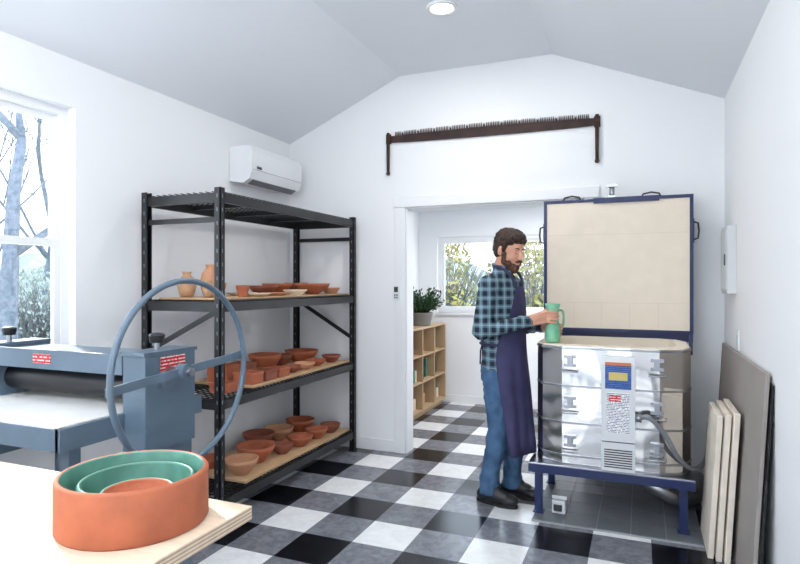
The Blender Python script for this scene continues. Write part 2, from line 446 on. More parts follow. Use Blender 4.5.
tree('bare_tree', (-9.4, 6.25, -.35), 4.4, .17, 3, lean=(.0, .03))
tree('bare_tree', (-13.0, 9.3, -.35), 4.6, .10, 5)
tree('bare_tree', (-16.0, 12.2, -.35), 5.0, .12, 9)
tree('bare_tree', (-14.5, 9.4, -.35), 4.0, .08, 12)
def shrub(name, c, r, n, seed, mt='shrub', sz=.08, tw=14):
    rnd = random.Random(seed); m = MB(); c = Vector(c)
    for i in range(n//tw):
        a = rnd.uniform(0, 2*pi); d = Vector((cos(a)*rnd.uniform(.1, 1)*r[0], sin(a)*rnd.uniform(.1, 1)*r[1], r[2]*rnd.uniform(.5, 1)*1.5))
        b0 = c+Vector((rnd.uniform(-.4, .4)*r[0], rnd.uniform(-.4, .4)*r[1], 0))
        m.tube([b0, b0+d*.5+Vector((0, 0, .1)), b0+d], [.016, .01, .004], 4, 1)
    for i in range(n):
        a = rnd.uniform(0, 2*pi); e = rnd.random()**.5; z = rnd.uniform(0, 1)
        p = c+Vector((cos(a)*e*r[0]*(1-.5*z), sin(a)*e*r[1]*(1-.5*z), z*r[2]*1.6))
        R = Euler((rnd.uniform(0, 6), rnd.uniform(0, 6), 0)).to_matrix(); k = sz*rnd.uniform(.5, 1.3)
        m.add([p+R@Vector((-k, 0, 0)), p+R@Vector((0, -k*.4, 0)), p+R@Vector((k, 0, 0)), p+R@Vector((0, k*.4, 0))], [(0, 1, 2, 3)], 0)
    return m.build(name, [mt, 'twig'])
shrub('garden_shrub', (-11.2, 7.9, -.35), (1.3, 1.0, 1.25), 1500, 1, 'pale', .06, 7)
shrub('garden_shrub', (-14.5, 11.4, -.35), (1.8, 1.6, 1.5), 1800, 2, 'pale', .06, 7)
shrub('garden_shrub', (-4.1, 11.0, -.35), (1.7, 1.0, 1.8), 3800, 4, sz=.07)
shrub('garden_shrub', (-1.7, 11.5, -.35), (1.7, 1.0, 1.9), 3800, 5, sz=.07)
tree('bare_tree', (-3.2, 9.4, -.35), 3.0, .05, 21, lean=(.1, 0))
# distant hillside
m = MB(); N = 60
hv = []
for i in range(N+1):
    a = radians(40+150*i/N); R_ = 26
    x = R_*cos(a); y = R_*sin(a); h = 1.9+.5*sin(i*.5)+.3*sin(i*1.7)
    hv += [(x, y, -.5), (x*1.02, y*1.02, h)]
m.add(hv, [(2*i, 2*i+2, 2*i+3, 2*i+1) for i in range(N)])
M['hill'] = mat('hillside_scrub', (150, 158, 150), .95, rgb2=(190, 192, 176), vscale=1.5)
m.build('hillside', 'hill')

# ---------------------------------------------------------------- mini split AC
m = MB(); z0, z1 = 2.19, 2.475; x0 = XL+.004
prof = [(x0, z0+.02), (x0+.13, z0), (x0+.185, z0+.03), (x0+.21, z0+.09), (x0+.215, z1-.05), (x0+.19, z1), (x0, z1)]
ya, yb_ = 3.66, 4.36
m.prism(prof, 'y', ya, yb_)
m.prism([(x0+.135, z0-.004), (x0+.188, z0+.025), (x0+.183, z0+.031), (x0+.13, z0+.004)], 'y', ya+.05, yb_-.05, 1)
m.b(x0+.212, x0+.2165, ya+.06, ya+.12, z0+.11, z0+.13, 2)
for k in range(7): m.b(x0+.03, x0+.18, ya+.06+k*.085, ya+.12+k*.085, z1-.001, z1+.003, 1)
m.b(x0+.2145, x0+.2165, ya+.01, yb_-.01, z0+.098, z0+.101, 1)
m.build('air_conditioner', ['plastic', 'rubber', 'pdark'], .006)

# ---------------------------------------------------------------- crosscut saw on wall
m = MB(); xs0, xs1 = -1.955, -.29; yb = YB-.012; n = 60
zt = lambda t: 2.655+.012*sin(pi*t)-.022*t
zbm = lambda t: zt(t)-.052-.025*sin(pi*t)**.6
for i in range(n):
    t0, t1 = i/n, (i+1)/n; xa = xs0+(xs1-xs0)*t0; xb = xs0+(xs1-xs0)*t1; za, zb = zt(t0), zt(t1)
    m.prism([(xa, zbm(t0)), (xb, zbm(t1)), (xb, zb), (xa, za)], 'y', yb-.004, yb)
    if 1 < i < n-2:
        dx = xb-xa
        if i % 5 != 4:
            for o in (.08, .55): m.prism([(xa+dx*o, za), (xa+dx*(o+.34), za), (xa+dx*(o+.26), za+.032), (xa+dx*(o+.08), za+.032)], 'y', yb-.004, yb)
        else: m.prism([(xa+dx*.2, za), (xa+dx*.8, za), (xa+dx*.7, za+.03), (xa+dx*.5, za+.01), (xa+dx*.3, za+.03)], 'y', yb-.004, yb)
for x, dz in ((xs0, 0), (xs1, -.025)):
    m.b(x-.022, x+.022, yb-.012, yb, 2.59+dz, 2.67+dz)
    m.cyl((x, yb-.016, 2.62+dz), (x, yb-.016, 2.34+dz), .015, .012, 12, 1)
    m.ell((x, yb-.016, 2.34+dz), .017, 1); m.cyl((x, yb-.016, 2.68+dz), (x, yb-.016, 2.59+dz), .013, .013, 10, 1)
m.build('crosscut_saw', ['saw', 'sawh'])

# ---------------------------------------------------------------- recessed lights
def downlight(x, y, w, H=HC):
    m = MB()
    m.lathe((x, y, H), [(0, -.004), (.072, -.004), (.074, -.012), (.095, -.012), (.098, -.0), (0, 0)], 0, 32)
    m.cyl((x, y, H-.006), (x, y, H-.0045), .068, .068, 32, 1)
    m.build('recessed_ceiling_light', ['trim', 'lamp'])
    L = bpy.data.lights.new('recessed_lamp', 'AREA'); L.shape = 'DISK'; L.size = .14; L.energy = w; L.color = (1, .97, .93)
    o = bpy.data.objects.new('recessed_lamp', L); S.collection.objects.link(o); o.location = (x, y, H-.014)
for y in (3.48, 1.3, -.9): downlight(-1.15, y, 11)  # only the first is in view; the others are added to brighten the room
downlight(-.9, 5.6, 18, FH)  # unseen lamp added to brighten the far room
downlight(.6, 5.6, 16, FH)  # second added far-room lamp, also out of view
# added uplight on a stand, unseen behind the camera, brightens the ceiling
m = MB(); tx, ty = -1.25, -1.0
m.lathe((tx, ty, 0), [(0, 0), (.15, 0), (.15, .015), (.02, .03), (0, .03)], 0, 32); m.cyl((tx, ty, .02), (tx, ty, 1.72), .012, .012, 12)
m.lathe((tx, ty, 1.72), [(0, 0), (.03, 0), (.12, .04), (.19, .11), (.185, .11), (.115, .05), (.03, .012), (0, .012)], 0, 32)
m.build('added_torchiere', 'black')
L = bpy.data.lights.new('added_torchiere_light', 'AREA'); L.shape = 'DISK'; L.size = .3; L.energy = 115; L.color = (.96, .98, 1)
o = bpy.data.objects.new('added_torchiere_light', L); S.collection.objects.link(o); o.location = (tx, ty, 1.835); o.rotation_euler = (pi, 0, 0)

# ---------------------------------------------------------------- shelving rack
RX0, RX1, RY0, RY1, RZ = -2.84, -2.24, 2.71, 4.45, 1.98
LV = [1.95, 1.31, .74, .16]
m = MB(); u = .042
for x in (RX0, RX1-u):
    for y in (RY0, RY1-u):
        m.b(x, x+u, y, y+.006, 0, RZ); xx = x if x == RX0 else x+u-.006
        m.b(xx, xx+.006, y, y+u, 0, RZ)
        m.b(x, x+u, y+u-.006, y+u, 0, RZ)
        m.b(x-.006, x+u+.006, y-.004, y+u+.004, 0, .006)
        for k in range(24):
            z = .08+k*.08
            m.b(x+.018, x+.024, y-.0008, y, z, z+.022, 1)
            if x != RX0: m.b(x+u, x+u+.0008, y+.018, y+.024, z, z+.022, 1)
for z in LV:
    for x in (RX0+.004, RX1-.03): m.b(x, x+.026, RY0+u, RY1-u, z-.055, z)
    for y in (RY0+.004, RY1-.03): m.b(RX0+u, RX1-u, y, y+.026, z-.055, z)
    ny = 40
    for k in range(ny+1):
        y = RY0+.03+(RY1-RY0-.06)*k/ny; m.b(RX0+.01, RX1-.01, y-.002, y+.002, z, z+.005)
    for k in range(13):
        x = RX0+.02+(RX1-RX0-.04)*k/12; m.b(x-.002, x+.002, RY0+.01, RY1-.01, z+.005, z+.01)
    for k in (1, 2, 3):
        y = RY0+(RY1-RY0)*k/4; m.b(RX0+.03, RX1-.03, y-.015, y+.015, z-.03, z)
for y in (RY0+.02, RY1-.02):
    for z in (1.78,): m.b(RX0+u, RX1-u, y-.01, y+.01, z, z+.03)
    m.bar((RX0+.03, y, 1.0), (RX1-.02, y, 1.27), .012, .03) if y < 4 else m.bar((RX0+.03, y, 1.27), (RX1-.02, y, .95), .012, .03)
m.build('storage_rack', ['black', 'hole'])
m = MB()
m.b(RX0+.06, RX1-.045, RY0+.08, RY1-.05, LV[1]+.011, LV[1]+.023)
m.b(RX0+.06, RX1-.035, RY0+.36, RY1-.05, LV[2]+.011, LV[2]+.026)
m.b(RX0+.06, RX1-.035, RY0+.28, RY1-.05, LV[3]+.011, LV[3]+.029)
m.build('plywood_shelf_boards', 'ply', .002)
S2, S3, S4 = LV[1]+.0235, LV[2]+.0265, LV[3]+.0295

def bowl(x, y, z, r, h, mt='terra', foot=.45, name='clay_bowl', wide=.75):
    m = MB(); t = .008
    m.lathe((x, y, z), [(0, 0), (r*foot, 0), (r*foot*1.02, h*.06), (r*wide, h*.4), (r*.93, h*.75), (r, h), (r-t, h), (r*.93-t, h*.75), (r*wide-t, h*.42), (r*foot, h*.14), (0, h*.1)], 0, 36)
    return m.build(name, mt)
def plate(x, y, z, r, mt='cream'):
    m = MB(); m.lathe((x, y, z), [(0, 0), (r*.6, 0), (r*.95, .016), (r, .022), (r*.93, .02), (r*.6, .008), (0, .008)], 0, 36)
    return m.build('clay_plate', mt)
def vase(x, y, z, r, h, mt='tan'):
    m = MB(); m.lathe((x, y, z), [(0, 0), (r*.6, 0), (r*.85, h*.2), (r, h*.45), (r*.8, h*.72), (r*.45, h*.86), (r*.42, h*.93), (r*.52, h), (r*.42, h*.99), (r*.34, h*.9), (r*.6, h*.7), (r*.5, h*.1), (0, h*.08)], 0, 32)
    return m.build('clay_vase', mt)
# level 2 (upper)
vase(-2.64, 2.88, S2, .058, .16); vase(-2.58, 3.03, S2, .068, .21, 'terra2'); vase(-2.45, 2.86, S2, .04, .11, 'tan')
bowl(-2.64, 3.17, S2, .06, .09, 'terra2'); bowl(-2.38, 3.10, S2, .045, .075, 'terra', .7)
plate(-2.40, 3.27, S2, .10); plate(-2.62, 3.40, S2, .11, 'cream'); plate(-2.40, 3.50, S2, .10, 'terra2')
bowl(-2.60, 3.63, S2, .11, .07, 'terra3'); bowl(-2.38, 3.72, S2, .09, .04, 'cream', .6); bowl(-2.64, 3.87, S2, .12, .085, 'terra')
bowl(-2.40, 4.0, S2, .14, .085, 'terra', .35); bowl(-2.64, 4.15, S2, .1, .09, 'terra3'); bowl(-2.38, 4.26, S2, .08, .05, 'terra2', .6)
# level 3: square planters
def planter(x, y, z, w, d, h, mt='terra'):
    m = MB(); t = .01
    m.b(x-w/2, x+w/2, y-d/2, y+d/2, z, z+t); m.b(x-w/2, x-w/2+t, y-d/2, y+d/2, z+t, z+h); m.b(x+w/2-t, x+w/2, y-d/2, y+d/2, z+t, z+h)
    m.b(x-w/2+t, x+w/2-t, y-d/2, y-d/2+t, z+t, z+h); m.b(x-w/2+t, x+w/2-t, y+d/2-t, y+d/2, z+t, z+h)
    m.b(x-w/2-.004, x+w/2+.004, y-d/2-.004, y-d/2, z+h-.02, z+h); m.b(x+w/2, x+w/2+.004, y-d/2, y+d/2, z+h-.02, z+h)
    return m.build('square_clay_planter', mt, .002)
planter(-2.38, 3.16, S3, .15, .12, .075); planter(-2.38, 3.31, S3, .15, .13, .07, 'terra3'); planter(-2.38, 3.47, S3, .15, .13, .06)
planter(-2.58, 3.16, S3, .16, .14, .11, 'terra'); planter(-2.58, 3.34, S3, .16, .14, .10, 'terra3'); planter(-2.38, 2.92, LV[2]+.0105, .13, .12, .06, 'terra')
bowl(-2.62, 3.68, S3, .125, .12); bowl(-2.64, 3.91, S3, .10, .09, 'terra3'); bowl(-2.37, 3.66, S3, .07, .05, 'terra3'); bowl(-2.37, 3.83, S3, .085, .05, 'terra2')
bowl(-2.38, 4.02, S3, .08, .05, 'terra'); bowl(-2.60, 4.16, S3, .14, .10, 'terra'); bowl(-2.37, 4.25, S3, .08, .06, 'terra3')
# level 4
bowl(-2.39, 3.10, S4, .11, .10, 'terra2'); bowl(-2.46, 3.345, S4, .135, .115, 'terra'); bowl(-2.40, 3.58, S4, .085, .07, 'terra3')
bowl(-2.66, 3.12, S4, .09, .07, 'terra'); bowl(-2.65, 3.64, S4, .12, .11, 'terra3'); bowl(-2.39, 3.80, S4, .10, .075, 'terra'); bowl(-2.65, 3.9, S4, .12, .09, 'terra2')
bowl(-2.38, 4.03, S4, .09, .08, 'terra'); bowl(-2.62, 4.17, S4, .12, .10, 'terra'); bowl(-2.37, 4.24, S4, .085, .07, 'terra3')

# ---------------------------------------------------------------- slab roller
m = MB(); by1_ = 2.20
m.b(-2.82, -1.957, 1.485, by1_, .87, .90, 1)                      # bed
m.b(-2.84, -1.945, 1.475, 1.505, .81, .895, 0); m.b(-2.84, -1.945, by1_-.02, by1_+.01, .81, .895, 0)
m.b(-1.962, -1.935, 1.475, by1_+.01, .81, .895, 0); m.b(-2.86, -2.83, 1.475, by1_+.01, .81, .895, 0)
for x in (-2.82, -2.01):
    for y in (1.53, by1_-.08): m.b(x, x+.05, y, y+.05, 0, .82, 0)
    m.b(x+.01, x+.04, 1.57, by1_-.08, .18, .22, 0)
m.b(-2.77, -2.01, 1.85, 1.88, .18, .22, 0)
for x0, x1 in ((-2.87, -2.76), (-1.945, -1.825)):                   # end housings
    m.b(x0, x1, 1.76, 2.04, .74, 1.13, 0); m.b(x0-.005, x1+.005, 1.75, 2.05, 1.13, 1.145, 0)
    m.b(x0+.02, x1-.02, 1.80, 2.0, .62, .74, 0)
m.b(-2.76, -1.945, 1.77, 2.03, 1.065, 1.12, 0)                      # top beam
m.b(-2.76, -1.945, 1.755, 1.77, 1.05, 1.135, 0)
m.b(-2.76, -1.945, 2.0, 2.02, .96, 1.065, 2)
m.cyl((-2.76, 1.88, .985), (-1.945, 1.88, .985), .062, .062, 28, 2)
m.cyl((-2.76, 1.88, .83), (-1.945, 1.88, .83), .04, .04, 24, 2)
m.b(-2.47, -2.36, 1.752, 1.755, 1.075, 1.115, 3)
m.b(-1.8255, -1.8235, 1.84, 1.98, 1.06, 1.12, 3); m.b(-1.8255, -1.823, 1.86, 1.94, 1.02, 1.055, 4)
for x in (-2.815, -1.885):
    m.cyl((x, 1.88, 1.14), (x, 1.88, 1.185), .012, .012, 12, 5); m.cyl((x, 1.88, 1.175), (x, 1.88, 1.205), .028, .034, 10, 2); m.ell((x, 1.88, 1.205), (.034, .034, .012), 2)
# hand wheel
wx, wy, wz, R_ = -1.73, 1.885, 1.06, .375
m.tube([(wx, wy+R_*cos(2*pi*i/72), wz+R_*sin(2*pi*i/72)) for i in range(72)], .0125, 12, 0, True)
a = radians(4)
m.bar((wx-.02, wy-R_*cos(a), wz-R_*sin(a)-.0), (wx-.02, wy+R_*cos(a), wz+R_*sin(a)), .012, .034, 0)
m.cyl((-1.83, wy, wz), (wx+.03, wy, wz), .018, .018, 20, 5); m.cyl((wx-.035, wy, wz), (wx+.008, wy, wz), .032, .032, 24, 0)
m.b(-1.83, -1.80, wy-.06, wy+.06, wz-.06, wz-.0, 0)
m.build('slab_roller', ['mach', 'bed', 'machd', 'red', 'lblwhite', 'steel2'], .003)

# ---------------------------------------------------------------- foreground worktable & pots
m = MB(); tz = .85
m.b(-2.35, -.93, .15, 1.25, tz-.036, tz, 0)
for x in (-2.27, -1.36):
    for y in (.24, 1.07): m.b(x, x+.09, y, y+.09, 0, tz-.036, 1)
m.b(-2.27, -1.27, .26, .30, tz-.10, tz-.036, 1); m.b(-2.27, -1.27, 1.10, 1.14, tz-.10, tz-.036, 1)
m.build('plywood_worktable', ['ply_top', 'wood'], .002)
def ringpot(name, c, r, h, t, mo, mi, foot=False):
    m = MB()
    m.lathe(c, [(0, 0), (r-.004, 0), (r, .006), (r, h-.006), (r-.004, h), (r-t*.8, h), ], 0, 72)
    m.lathe(c, [(r-t*.8, h), (r-t, h-.005), (r-t-.003, h*.4), (r-t-.02, .018), (0, .016)], 1, 72)
    return m.build(name, [mo, mi])
ringpot('terracotta_planter_dish', (-1.140, 1.066, tz), .172, .123, .014, 'terra', 'teal')
ringpot('glazed_nesting_dish', (-1.132, 1.068, tz+.0165), .132, .088, .010, 'teal', 'teal')
ringpot('glazed_nesting_dish', (-1.125, 1.062, tz+.033), .086, .046, .012, 'teal', 'terra')

# ---------------------------------------------------------------- kiln
KX, KY, hx, hy = -.165, 3.93, .437, .335
def rrect(hx, hy, r, n=10):
    o = []
    for cx, cy, a0 in ((hx-r, hy-r, 0), (-hx+r, hy-r, 90), (-hx+r, -hy+r, 180), (hx-r, -hy+r, 270)):
        for i in range(n+1):
            a = radians(a0+90*i/n); o.append((cx+r*cos(a), cy+r*sin(a)))
    return o
def ring_wall(m, out, inn, z0, z1, mt, sm=True):
    n = len(out)
    vs = [(KX+p[0], KY+p[1], z) for z in (z0, z1) for p in out]+[(KX+p[0], KY+p[1], z) for z in (z0, z1) for p in inn]
    f = [(i, (i+1) % n, n+(i+1) % n, n+i) for i in range(n)]
    g = [(2*n+i, 3*n+i, 3*n+(i+1) % n, 2*n+(i+1) % n) for i in range(n)]
    m.add(vs, f+g, mt, sm)
    m.add(vs, [(n+i, n+(i+1) % n, 3*n+(i+1) % n, 3*n+i) for i in range(n)]+[(i, 2*n+i, 2*n+(i+1) % n, (i+1) % n) for i in range(n)], mt)
kiln = empty('pottery_kiln')
NF = 2; rc = .17
O = rrect(hx, hy, rc, NF); I = rrect(hx-.005, hy-.005, rc-.004, NF); B2 = rrect(hx-.075, hy-.075, rc-.06, NF); H1 = rrect(hx+.004, hy+.004, rc+.003, NF)
m = MB()
ring_wall(m, O, I, .335, 1.045, 0, False)
for z in (.345, .395, .59, .81, 1.035): ring_wall(m, H1, O, z-.006, z+.006, 1, False)
m.build('stainless_jacket', ['steel', 'steel2'], parent=kiln)
m = MB(); ring_wall(m, I, B2, .34, 1.052, 0, False)
n = len(I); m.add([(KX+p[0], KY+p[1], .36) for p in I], [tuple(range(n))], 0)
for i in range(0, n, 1):   # joints in the brick rim
    a, b_ = I[i], B2[i]; m.bar((KX+a[0], KY+a[1], 1.0525), (KX+b_[0], KY+b_[1], 1.0525), .004, .002, 1)
m.build('firebrick_lining', ['brick', 'brickl'], parent=kiln)
# stand
m = MB(); sx0, sx1, sy0, sy1 = -.60, .255, 3.64, 4.24
m.b(sx0-.03, sx1+.03, sy0-.055, sy1+.02, .315, .333, 1)
m.b(sx0-.03, sx1+.03, sy0-.06, sy0-.02, .275, .325); m.b(sx0-.03, sx1+.03, sy1-.02, sy1+.02, .275, .325)
m.b(sx0-.03, sx0+.01, sy0-.02, sy1, .275, .325); m.b(sx1-.01, sx1+.03, sy0-.02, sy1, .275, .325)
for x in (sx0, sx1-.05):
    for y in (sy0-.01, sy1-.05): m.b(x, x+.045, y, y+.045, 0.022, .275); m.b(x-.01, x+.055, y-.01, y+.055, .014, .022)
m.build('steel_stand', ['navy', 'steel2'], .003, parent=kiln)
# control box, latches, fittings
m = MB(); fy = KY-hy
m.prism([(fy-.004, .35), (fy-.004, 1.0), (fy-.045, 1.0), (fy-.06, .96), (fy-.06, .35)], 'x', -.205, -.025, 0)
fz = fy+.015
m.b(-.185, -.045, fz-.078, fz-.075, .82, .955, 1); m.b(-.165, -.065, fz-.080, fz-.078, .87, .915, 2); m.b(-.185, -.045, fz-.079, fz-.076, .955, .972, 6)
m.b(-.178, -.055, fz-.078, fz-.075, .57, .80, 3); m.b(-.165, -.10, fz-.080, fz-.078, .75, .785, 7)
for k in range(8): m.b(-.19, -.04, fz-.0765, fz-.075, .37+k*.014, .377+k*.014, 4)
m.b(-.205, -.025, fz-.078, fz-.074, .515, .52, 4)
for x in (-.385, .09):
    for z in (.965, .72, .49):
        yy = fy-.001
        m.b(x-.035, x+.035, yy-.016, yy, z+.012, z+.030, 5); m.b(x-.035, x+.035, yy-.016, yy, z-.038, z-.02, 5)
        m.b(x-.014, x+.014, yy-.024, yy-.010, z-.03, z+.028, 5)
        m.tube([(x-.045, yy-.004, z-.055), (x-.045, yy-.03, z-.065), (x+.045, yy-.03, z-.065), (x+.045, yy-.004, z-.055)], .005, 8, 5)
m.build('control_box_and_latches', ['panel', 'lblblue', 'lblyel', 'lblwhite', 'paneld', 'steel2', 'lblor', 'red'], .002, parent=kiln)
# lid standing open
m = MB(); lx0, lx1, lz0, lz1, ly = -.64, .325, 1.085, 2.01, 4.275
for x0, x1, z0, z1 in ((lx0, lx0+.022, lz0, lz1), (lx1-.022, lx1, lz0, lz1), (lx0+.022, lx1-.022, lz0, lz0+.022), (lx0+.022, lx1-.022, lz1-.022, lz1)):
    m.b(x0, x1, ly-.006, ly+.10, z0, z1, 1)
m.b(lx0+.022, lx1-.022, ly, ly+.085, lz0+.022, lz1-.022, 0)
for k in range(4):                                                   # brick joints
    x = lx0+.03+(lx1-lx0-.06)*(k+1)/5
    m.b(x-.001, x+.001, ly-.0012, ly-.0002, lz0+.03, lz0+.198, 2)
m.b(lx0+.03, lx1-.03, ly-.0012, ly-.0002, lz0+.20, lz0+.202, 2); m.b(lx0+.03, lx1-.03, ly-.0012, ly-.0002, lz1-.25, lz1-.248, 2)
m.b(lx0+.03, lx1-.03, ly+.086, ly+.092, lz0+.03, lz1-.03, 3)
m.b(-.30, .12, ly-.012, ly-.007, lz1-.034, lz1+.004, 1)
for x in (lx0+.015, lx1-.015):
    m.bar((x, KY+hy+.0, .95), (x, ly+.05, 1.20), .02, .03, 1)
m.b(lx0, lx1, ly+.03, ly+.07, 1.03, 1.085, 1); m.b(-.5, .2, KY+hy, ly+.05, .96, 1.03, 3)
m.cyl((-.18, ly+.03, lz1), (-.18, ly+.03, lz1+.085), .018, .018, 14, 4); m.b(-.21, -.15, ly+.0, ly+.06, lz1, lz1+.02, 4); m.b(-.212, -.148, ly+.01, ly+.05, lz1+.08, lz1+.1, 4)
for x in (-.45, .07):
    m.tube([(x-.06, ly+.04, lz1), (x-.05, ly+.04, lz1+.022), (x, ly+.04, lz1+.032), (x+.05, ly+.04, lz1+.022), (x+.06, ly+.04, lz1)], .006, 8, 3)
for x, s in ((lx0, -1), (lx1, 1)):
    m.tube([(x, ly+.03, 1.83), (x+s*.03, ly+.03, 1.82), (x+s*.035, ly+.03, 1.77), (x+s*.03, ly+.03, 1.72), (x, ly+.03, 1.71)], .006, 8, 3)
    m.b(min(x, x+s*.006), max(x, x+s*.006), ly+.01, ly+.05, 1.69, 1.85, 3)
m.build('lid', ['brick', 'navy', 'brickl', 'paneld', 'steel2'], parent=kiln)
# power cord + vent duct
def bez(P, n=24):
    P = [Vector(p) for p in P]; out = []
    pts = [2*P[0]-P[1]]+P+[2*P[-1]-P[-2]]
    for i in range(1, len(pts)-2):
        for k in range(n):
            t = k/n; a, b_, c, d = pts[i-1:i+3]
            out.append(.5*((2*b_)+(c-a)*t+(2*a-5*b_+4*c-d)*t*t+(3*b_-a-3*c+d)*t**3))
    out.append(P[-1]); return out
m = MB(); m.tube(bez([(-.02, fy-.04, .66), (.05, fy-.07, .67), (.13, fy-.05, .58), (.20, fy-.02, .45), (.285, 3.72, .36), (.36, 3.92, .36), (.40, 4.15, .42), (.43, 4.42, .47), (.45, 4.50, .48)], 10), .013, 10, 0)
m.cyl((-.023, fy-.04, .66), (.01, fy-.045, .66), .022, .022, 14, 1)
m.build('power_cord', ['rubber', 'steel2'])
m = MB(); P = bez([(-.05, 4.0, .22), (.1, 3.95, .16), (.22, 3.98, .10), (.32, 4.12, .09), (.36, 4.40, .10)], 22)
m.tube(P, [.05+.006*(i % 2) for i in range(len(P))], 18, 0, sm=True)
m.build('vent_duct', ['alu'])
m = MB(); m.b(-.50, -.42, 3.66, 3.74, .014, .09, 0); m.b(-.505, -.415, 3.695, 3.705, .09, .11, 0); m.b(-.49, -.44, 3.65, 3.66, .03, .07, 1); m.build('junction_box', ['panel', 'pdark'], .004)
# hearth pad
m = MB(); px0, px1, py0, py1 = -.60, .32, 3.52, 4.46
m.b(px0, px1, py0, py1, 0, .010, 1)
nx = 5; ny_ = 5; wx_ = (px1-px0)/nx; wy_ = (py1-py0)/ny_
for i in range(nx):
    for j in range(ny_): m.b(px0+i*wx_+.003, px0+(i+1)*wx_-.003, py0+j*wy_+.003, py0+(j+1)*wy_-.003, .010, .014, 0)
m.build('hearth_tile_pad', ['padtile', 'padgrout'])

# ---------------------------------------------------------------- boards at right wall
m = MB(); t = .018
m.prism([(.445, .0), (.463, 0), (.522, 1.03), (.504, 1.03)], 'y', 2.94, 4.38, 0)
m.build('leaning_fibreboard_sheet', 'board', .002)
m = MB(); m.prism([(.466, .0), (.474, 0), (.530, .99), (.525, .99)], 'y', 2.90, 4.2, 0); m.build('leaning_black_panel', 'black', .002)
for k in range(3):
    m = MB(); o = -.036*k
    m.prism([(.395+o, 0), (.423+o, 0), (.468+o, .765-.012*k), (.440+o, .765-.012*k)], 'y', 3.35+.02*k, 3.78, 0)
    m.build('kiln_shelf_board', 'kshelf', .004)

# ---------------------------------------------------------------- wall fittings
m = MB(); m.b(XR-.05, XR, 3.98, 4.22, 1.36, 1.77, 0); m.b(XR-.056, XR-.05, 3.99, 4.21, 1.38, 1.75, 0); m.b(XR-.062, XR-.056, 4.0, 4.03, 1.53, 1.6, 1)
m.build('electrical_panel', ['panel', 'pdark'], .004)
m = MB(); m.b(XR-.008, XR, 3.86, 3.94, 1.03, 1.15, 0); m.b(XR-.01, XR-.008, 3.885, 3.915, 1.06, 1.12, 1); m.build('wall_outlet', ['plastic', 'panel'], .003)
m = MB(); m.b(-1.90, -1.855, YB-.044, YB-.022, 1.28, 1.40, 0); m.b(-1.895, -1.86, YB-.046, YB-.044, 1.345, 1.39, 1)
for i in range(2):
    for j in range(2): m.b(-1.893+.018*i, -1.880+.018*i, YB-.047, YB-.044, 1.295+.02*j, 1.308+.02*j, 1)
m.build('remote_control', ['plastic', 'pdark'], .002)

# ---------------------------------------------------------------- far room shelf & plant
m = MB(); bx0, bx1, by0, by1, bz = -2.49, -2.12, 5.0, 6.56, .95; t = .022
m.b(bx0, bx1, by0, by1, bz-t, bz, 0); m.b(bx0, bx1, by0, by1, .06, .06+t, 0); m.b(bx0+.02, bx1-.04, by0+.02, by1-.02, 0, .06, 0)
m.b(bx0, bx0+.01, by0, by1, .08, bz-t, 0)
for k in range(5):
    y = by0+(by1-by0-t)*k/4; m.b(bx0+.01, bx1, y, y+t, .08, bz-t, 0)
for z in (.36, .64): m.b(bx0+.01, bx1-.003, by0+t, by1-t, z, z+t*.8, 0)
m.build('cubby_shelf', ['wood'], .002)
m = MB(); rnd = random.Random(11)
for k in range(4):
    y0_ = by0+(by1-by0-t)*k/4+t+.02
    for z in (.083, .379, .659):
        y = y0_
        while y < y0_+.27:
            if rnd.random() < .25: y += .08; continue
            w = rnd.uniform(.03, .08); h = rnd.uniform(.1, .22)
            m.b(-2.42, -2.42+rnd.uniform(.18, .26), y, y+w, z, z+h, rnd.choice([0, 1, 2, 3])); y += w+.004
m.build('craft_supplies', ['cream', 'tan', 'teal', 'paneld'], .003)
m = MB(); pc = (-2.25, 6.05, .951)
pf = [(0, 0), (.10, 0), (.112, .005)]
for k in range(9): pf += [(.115+.003*k, .01+.014*k), (.110+.003*k, .017+.014*k)]
pf += [(.143, .14), (.133, .145), (.12, .12), (0, .12)]
m.lathe(pc, pf, 0, 36); m.lathe(pc, [(0, .125), (.12, .125), (0, .1251)], 1, 24)
rnd = random.Random(5)
for i in range(230):
    a = rnd.uniform(0, 2*pi); L = rnd.uniform(.14, .29); el = rnd.uniform(.45, 1.4)
    p0 = Vector((pc[0]+.06*cos(a), pc[1]+.06*sin(a), pc[2]+.12)); d = Vector((cos(a)*cos(el)*.85, sin(a)*cos(el), sin(el))).normalized()
    p1 = p0+d*L; m.tube([p0, (p0+p1)/2+Vector((0, 0, .02)), p1], [.003, .0025, .001], 4, 3)
    for q in (0.45, .65, .85, 1.0):
        c = p0+d*L*q; s_ = d.cross(Vector((rnd.uniform(-1, 1), rnd.uniform(-1, 1), 1))).normalized()*.014; e = (d+Vector((rnd.uniform(-.5, .5), rnd.uniform(-.6, .6), rnd.uniform(-.4, .2)))).normalized()*.045
        m.add([c, c+e*.5+s_, c+e, c+e*.5-s_], [(0, 1, 2, 3)], 2)
for i, v in enumerate(m.v): m.v[i] = (max(v[0], FXL+.01), v[1], v[2])
m.build('potted_houseplant', ['basket', 'soil', 'leaf', 'leaf'])

# ---------------------------------------------------------------- man
MR = radians(-12); MP = Vector((-.825, 3.80, 0))
man = empty('man', MP, (0, 0, MR))
PW = Vector((-.502, 3.71, 0))
PC = Matrix.Rotation(-MR, 3, 'Z')@(PW-MP)     # pitcher axis in man's frame
